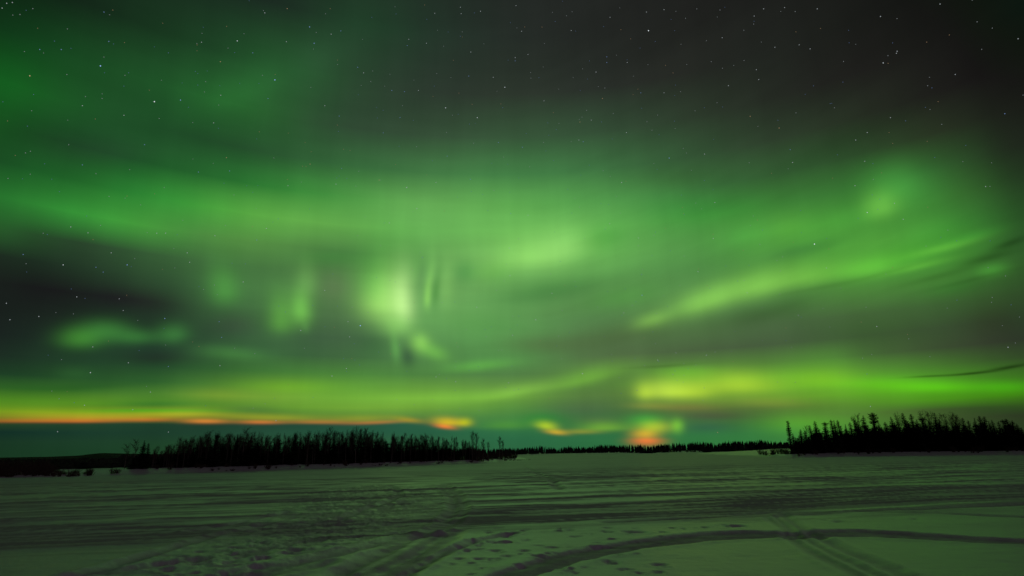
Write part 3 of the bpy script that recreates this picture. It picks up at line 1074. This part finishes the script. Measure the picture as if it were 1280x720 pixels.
# ---------------------------------------------------------------- shrubs on the banks
rs_ = random.Random(33)
for i in range(84):
    px = rs_.uniform(-5, 70) if i < 64 else rs_.uniform(66, 116)
    shrub_at(px, 596, 'low dark willow shrub in the thick row on the far left bank' if px < 66 else 'low thin willow shrub scattered right of the thick row on the far left bank',
             'willow shrubs in the thick row on the far left bank' if px < 66 else 'scattered thin shrubs on the far left bank', rs_.uniform(1.0, 1.9) if px < 66 else rs_.uniform(.7, 1.2), dist=shore_dist(px, L_SHORE) + rs_.uniform(-1, 9 if px < 70 else 4))
for px, s_, lab in [(141, 1.5, 'round dark shrub alone on the open snow bank left of the spruce pair'), (146, 1.2, 'smaller shrub touching the right side of the round dark shrub on the bank')]:
    shrub_at(px, 594, lab, 'pair of shrubs on the open bank', s_, SHRUB[0], dist=shore_dist(px, L_SHORE) + 1)
for i in range(70):
    px = rs_.uniform(165, 650)
    shrub_at(px, 590, 'small dark shrub at the foot of the left wood along the snow bank', 'shrubs at the foot of the left wood', rs_.uniform(.5, 1.1) * (1.3 if px < 260 else 1.0),
             dist=shore_dist(px, L_SHORE) + rs_.uniform(-1, 9))
for i in range(14):
    px = 632 + i * 2.3 + rs_.uniform(-1, 1)
    shrub_at(px, 576, 'pale dry reed tuft on the low snow point right of the left wood', 'reed tufts on the low snow point', rs_.uniform(.5, .8), SHRUB[4], dist=shore_dist(px, L_SHORE) + rs_.uniform(0, 6))
for i in range(46):
    px = rs_.uniform(958, 1300)
    shrub_at(px, 566, 'small dark shrub at the foot of the right stand on the snow bank', 'shrubs at the foot of the right stand', rs_.uniform(.7, 1.6),
             dist=shore_dist(px, R_SHORE) + rs_.uniform(2, 16))
for i in range(14):
    px = rs_.uniform(948, 990)
    shrub_at(px, 566, 'bushy dark shrub on the snow point left of the lone columnar spruce', 'shrubs on the snow point left of the columnar spruce', rs_.uniform(1.2, 2.2),
             dist=shore_dist(px, R_SHORE) + rs_.uniform(14, 30))


# ---------------------------------------------------------------- far wood and hill
def far_forest():
    r = random.Random(61)
    M_ = MB()

    def conifer(x, y, h, w):
        z0 = float(ground_z(x, y)[0]) - .3
        n = 5
        ph = r.uniform(0, 6.28)
        lv = 5
        for k in range(lv):
            t0, t1 = k / lv * .9, min(1.0, (k + 1.5) / lv)
            rad0 = w * (1 - t0) ** .8 * r.uniform(.75, 1.2)
            b = len(M_.v)
            for j in range(n):
                a = ph + j * 2 * math.pi / n + r.uniform(-.3, .3)
                q = rad0 * r.uniform(.6, 1.2)
                M_.v.append(np.array([x + math.cos(a) * q, y + math.sin(a) * q, z0 + h * t0]))
            M_.v.append(np.array([x, y, z0 + h * t1]))
            for j in range(n):
                M_.f.append((b + j, b + (j + 1) % n, b + n))
    FX = [560,600,640,700,760,800,850,900,925,940,960,990,1030,1100]
    FT = [560.5,560,559.3,557.8,556.2,555,553.3,551.8,550,549.2,551.5,552,551,550]
    for i in range(1500):                       # the distant shore
        px = r.uniform(560, 1100)
        a = azel(px, 560)[0]
        dsh = shore_dist(px, FAR_SHORE)
        clear = 38 if 826 < px < 874 else 0
        dd = dsh + r.uniform(4, 90) + clear + (12 if 760 < px < 985 else 0)
        d = ray(px, np.interp(px, FX, FT) + 1.6 * math.sin(px * .11) * math.sin(px * .047 + 1) + r.uniform(-.3, 4.0) + (r.uniform(-2.0, 0) if r.random() < .05 else 0))
        k = dd / math.hypot(d[0], d[1])
        x, y = d[0] * k, d[1] * k
        h = CAM_H + d[2] * k - float(ground_z(x, y)[0]) + .3
        conifer(x, y, max(h, 3), r.uniform(1.3, 2.6))
    for i in range(900):                        # low growth on the very edge of the far shore
        px = r.uniform(560, 1000)
        if (836 < px < 880 or 772 < px < 800) and r.random() < .8:
            continue
        d = ray(px, 566)
        dd = shore_dist(px, FAR_SHORE) + r.uniform(-2, 5)
        k = dd / math.hypot(d[0], d[1])
        conifer(d[0] * k, d[1] * k, r.uniform(1.8, 4.5), r.uniform(1.2, 2.2))
    for i in range(900):                        # wood across the inlet, behind the spit
        px = r.uniform(150, 640)
        d = ray(px, np.interp(px, [150, 300, 450, 640], [567, 564.5, 562, 559.5]) + r.uniform(0, 4))
        dd = r.uniform(790, 900)
        k = dd / math.hypot(d[0], d[1])
        conifer(d[0] * k, d[1] * k, CAM_H + d[2] * k - float(ground_z(d[0] * k, d[1] * k)[0]) + .3, r.uniform(1.6, 2.8))
    for i in range(1800):                        # young wood behind the bank at the far left
        px = r.uniform(-120, 215)
        d = ray(px, np.interp(px, [-120, 0, 60, 110, 170, 215], [573, 573.6, 573.2, 572, 571.5, 571]) + r.uniform(0, 5))
        dd = shore_dist(px, L_SHORE) + r.uniform(26, 130)
        k = dd / math.hypot(d[0], d[1])
        x, y = d[0] * k, d[1] * k
        h = CAM_H + d[2] * k - float(ground_z(x, y)[0]) + .3
        conifer(x, y, max(h, 1.5), r.uniform(1.6, 2.8))
    for i in range(500):                        # the shore goes on to both sides
        sgn = r.choice((-1, 1))
        a = rad(r.uniform(45, 100)) * sgn
        dd = r.uniform(330, 420)
        conifer(dd * math.sin(a), dd * math.cos(a), r.uniform(5, 9), r.uniform(1.3, 2.5))
    me = M_.mesh('far_conifers', m_far)
    o = link('far_forest', me)
    o['kind'] = 'stuff'
    o['label'], o['category'] = 'low dark line of distant conifers along the far shore', 'forest'


far_forest()


def far_bushes():
    for i in range(60):
        px = rs_.uniform(760, 990)
        d = ray(px, 566)
        dd = shore_dist(px, FAR_SHORE) + rs_.uniform(2, 26)
        k = dd / math.hypot(d[0], d[1])
        o = link('shrub', rs_.choice(SHRUB))
        o.location = (d[0] * k, d[1] * k, float(ground_z(d[0] * k, d[1] * k)[0]) - .05)
        o.scale = (2.2, 2.2, rs_.uniform(1.6, 2.8))
        o['label'], o['category'], o['group'] = 'tiny distant shrub on the snowy bank in front of the far wood', 'shrub', 'distant shrubs on the far bank'


far_bushes()


def hill():
    n, mrow = 120, 14
    prof = [(-400,570),(-200,571),(0,572.6),(60,571.6),(100,570),(118,567.6),(128,566.9),(150,567.4),(190,568.2),(260,568.5),(340,567.5),(460,566)]
    hx, hy = zip(*prof)
    verts, faces = [], []
    for i in range(n + 1):
        px = -400 + 860 * i / n
        d = ray(px, float(np.interp(px, hx, hy)))
        hd = np.array([d[0], d[1]]) / math.hypot(d[0], d[1])
        top = CAM_H + d[2] / math.hypot(d[0], d[1]) * 2300
        for j in range(mrow + 1):
            t = j / mrow
            dist = 1700 + 1400 * t
            prof_h = math.sin(min(t / .43, 1) * math.pi / 2) if t < .43 else math.cos((t - .43) / .57 * math.pi / 2)
            hz = max(top, 4) * prof_h * (1 + .06 * (vnoise(np.array([i * .9]), np.array([j * .7]), 3)[0] - .5) * (1 if j != 6 else .3)) + 1.5
            verts.append((hd[0] * dist, hd[1] * dist, hz if 0 < j < mrow else -2))
    for i in range(n):
        for j in range(mrow):
            a = i * (mrow + 1) + j
            faces.append((a, a + mrow + 1, a + mrow + 2, a + 1))
    me = bpy.data.meshes.new('hill')
    me.from_pydata(verts, [], faces)
    me.materials.append(m_hill)
    for p in me.polygons:
        p.use_smooth = True
    o = link('hill', me)
    o['kind'] = 'structure'


hill()

# ---------------------------------------------------------------- stars
STARS = """125.6,82.3,.9b 193,127,.8w 225.7,125,.6b 343.6,99.8,.8b 296.6,51,.7w 331,16,.5w 387,33.6,.7b 392.7,54,.6b 136,51.7,.4b 130,15,.3b 49.7,61.8,.5b 76.6,61.8,.5b 37.3,94.7,.6o
180.7,180.7,.4b 248,215,.5b 287,213.6,.35b 316,66,.4b 335,123,.4b 276,119,.35w 275.5,77,.35o 267,153.5,.3w 406,132,.35w 424,145,.3b 426,38.6,.4b 414,42.6,.35w 358,52,.35w 387.6,205,.35o
359,10.7,.3o 41,10.7,.25w 8.4,4,.35w 15.5,3,.3w 2.7,10,.3w 25,18,.25w 252,52.7,.3w 210.6,66,.25b 83.6,93,.25w 42,118,.25b 127.6,123,.25w 103,132,.3w 155,144,.3w 199,148,.25w 103,206,.3b
283,197,.3o 360,232,.3w 420,230,.3w 120,217,.25w 32,191,.25w 38,189,.25w 10,223,.25w 427,210.6,.3b 810.6,38.3,1.0w 631,109,.7w 557,134.7,.7w 596.6,147,.7w 489.8,113,.5b 505.6,114.5,.35b 523,113,.35w
447,84,.4b 454.5,91,.4w 600.6,14,.5w 575.5,9,.3w 576.5,17,.35w 543.5,16.5,.35w 511,49,.35w 509,57,.35b 533,54,.3w 588.5,65,.35w 660,68,.35w 644,72,.35w 644,76,.3b 652,39,.3w 758.5,71,.4b 758.5,78,.35b
745,90,.5w 784,78,.4w 801,116,.45b 830,116,.3w 753,123,.3o 756,110,.25w 586,95,.35b 616.5,96.5,.35w 680,126,.3w 830,12,.4w 808,15,.3w 762.5,21.5,.3w 714,38,.3w 645,7,.3w 479,166,.3b 500,147,.3b
623,178,.35b 559,195,.3b 588,224,.4b 474,225,.4o 508.6,234,.4w 545,228,.3w 836.5,197.5,.6b 777,228,.5w 729,177,.35b 723.6,175,.3w 783,165.6,.3w 739,150,.3w 725,152.5,.3o 653,184,.3b
1104,78.6,.65w 1121.4,64,.55w 1120.5,66.5,.35w 1100.6,20.5,.55w 1175,5,.4w 1272.6,48.4,.4w 1256,142,.5b 1194,93,.35w 1021.6,11,.4w 954.5,11,.45w 942.7,20,.4w 942,30,.3w 980.7,9.4,.35w 994,14.4,.3w 900,12.4,.3w
871,11,.3w 902.7,47,.35w 968.6,59,.35w 999,56,.35w 1012.6,61,.4w 945.4,87,.45w 948.4,99.4,.45w 910.5,107,.45w 889,77,.3w 930,75.6,.3w 937.7,145.4,.35o 974,160,.35o 995,141,.3w 1113,147,.35w 1084,165.6,.3w
1069.7,175,.35w 990.7,203,.45w 880.6,192.5,.5w 1068.7,232,.45w 987.7,187,.3b 1081,201.5,.3w 1232,233,.3w 159,331,.7b 79,331,.55w 12.4,399.5,.5w 8,379,.45w 48.6,395.5,.45w 96,371,.5w 206,398,.6b 304,352.4,.5w
237,327.7,.45w 234,316,.4w 113,465.7,.6w 160.5,453.4,.4w 275,457,.45w 274,402,.3b 277,421.6,.4b 376,413,.5w 415,470,.5w 406,363,.4w 188,490,.45w 105.5,506.5,.35w 166,512,.35w 345,525.7,.5w 116,433.6,.4w
210.5,458,.35b 88.5,283.6,.4w 110,291,.35w 196,291.4,.35w 207,291.4,.35w 321,300,.35b 333,285.5,.35w 268.7,294.6,.3w 139,316,.35w 29,318,.35b 120,334,.35b 129,340,.35b 149,373.5,.3w 154,388,.3w 210.5,540,.35w
72,539.5,.3w 450.4,407,1.0b 521,260.7,.45w 486.7,278.6,.45w 638.4,267,.4b 660,269,.35w 508,234.6,.35w 528,321.7,.35b 637.5,344.6,.45w 690,366.6,.3w 596,384,.4w 669.6,399.6,.5w 640.7,419,.45w 802.6,369,.6b
779.6,391,.35w 728,467,.6w 635.7,478.5,.4w 433,460.6,.4w 545,471,.35w 569.6,477,.3w 437,421,.3w 435,402,.3w 798,297.4,.35w 762,279.5,.35w 802,343,.35b 636.6,310,.35w 1018,305,1.1w 1084,265.5,.6w 891.5,298,.45w
893.6,253,.4w 998,394,.4w 1096,408,.4w 1260,434,.5w 1088,508,.5w 897,540.6,.45o 1033,335,.3w 934,366,.35w 1129,274,.35w 872.5,339.5,.3w 883,444,.35w 822,450,.35w 841,468,.3w 790.6,381.7,.3w 1118,254,.3w""".split()


def stars():
    R_ = 40000.0
    bins = {}

    def put(d, b, col):
        bins.setdefault((col, min(3, int(b * 3.99))), []).append((d, b))
    for s_ in STARS:
        x, y, q = s_.split(',')
        dim = .8 if float(y) < 150 and float(x) > 840 else 1.0
        put(ray(float(x), float(y)), min(float(q[:-1]), 1.0) * .999 * dim, q[-1])
    r = random.Random(9)
    for i in range(2600):                                   # faint ones, all over the upper sky
        a, e = r.uniform(-100, 100), math.degrees(math.asin(r.uniform(.07, .98)))
        if r.random() < .35 and e < 30:
            continue
        a_, e_ = rad(a), rad(e)
        d = np.array([math.sin(a_) * math.cos(e_), math.cos(a_) * math.cos(e_), math.sin(e_)])
        put(d, r.uniform(.02, .2) ** 1.0, r.choice('wwwbbo'))
    V_, F_, MI, mats = [], [], [], []
    tint = dict(w=(.86, .95, 1), b=(.34, .52, 1.0), o=(1, .66, .36))
    power = (.23, .38, .58, 1.0)
    octa = np.array([(1, 0, 0), (-1, 0, 0), (0, 1, 0), (0, -1, 0), (0, 0, 1), (0, 0, -1)], float)
    of = [(0, 2, 4), (2, 1, 4), (1, 3, 4), (3, 0, 4), (2, 0, 5), (1, 2, 5), (3, 1, 5), (0, 3, 5)]
    for (col, lv), items in sorted(bins.items()):
        mt = bpy.data.materials.new('starlight')
        mt.use_nodes = True
        t_ = mt.node_tree
        t_.nodes.clear()
        em = t_.nodes.new('ShaderNodeEmission')
        em.inputs[0].default_value = (*tint[col], 1)
        em.inputs[1].default_value = power[lv]
        ou = t_.nodes.new('ShaderNodeOutputMaterial')
        t_.links.new(em.outputs[0], ou.inputs[0])
        mt.cycles.emission_sampling = 'NONE'
        mats.append(mt)
        for d, b in items:
            sz = R_ * (.00052 + .00050 * b ** .8)
            n0 = len(V_)
            V_ += [tuple(d * R_ + o_ * sz) for o_ in octa]
            F_ += [tuple(n0 + k for k in f) for f in of]
            MI += [len(mats) - 1] * 8
    me = bpy.data.meshes.new('stars')
    me.from_pydata(V_, [], F_)
    for mt in mats:
        me.materials.append(mt)
    me.polygons.foreach_set('material_index', MI)
    o = link('stars', me)
    o['kind'] = 'stuff'
    o['label'], o['category'] = 'pinprick stars scattered over the green night sky', 'stars'


stars()
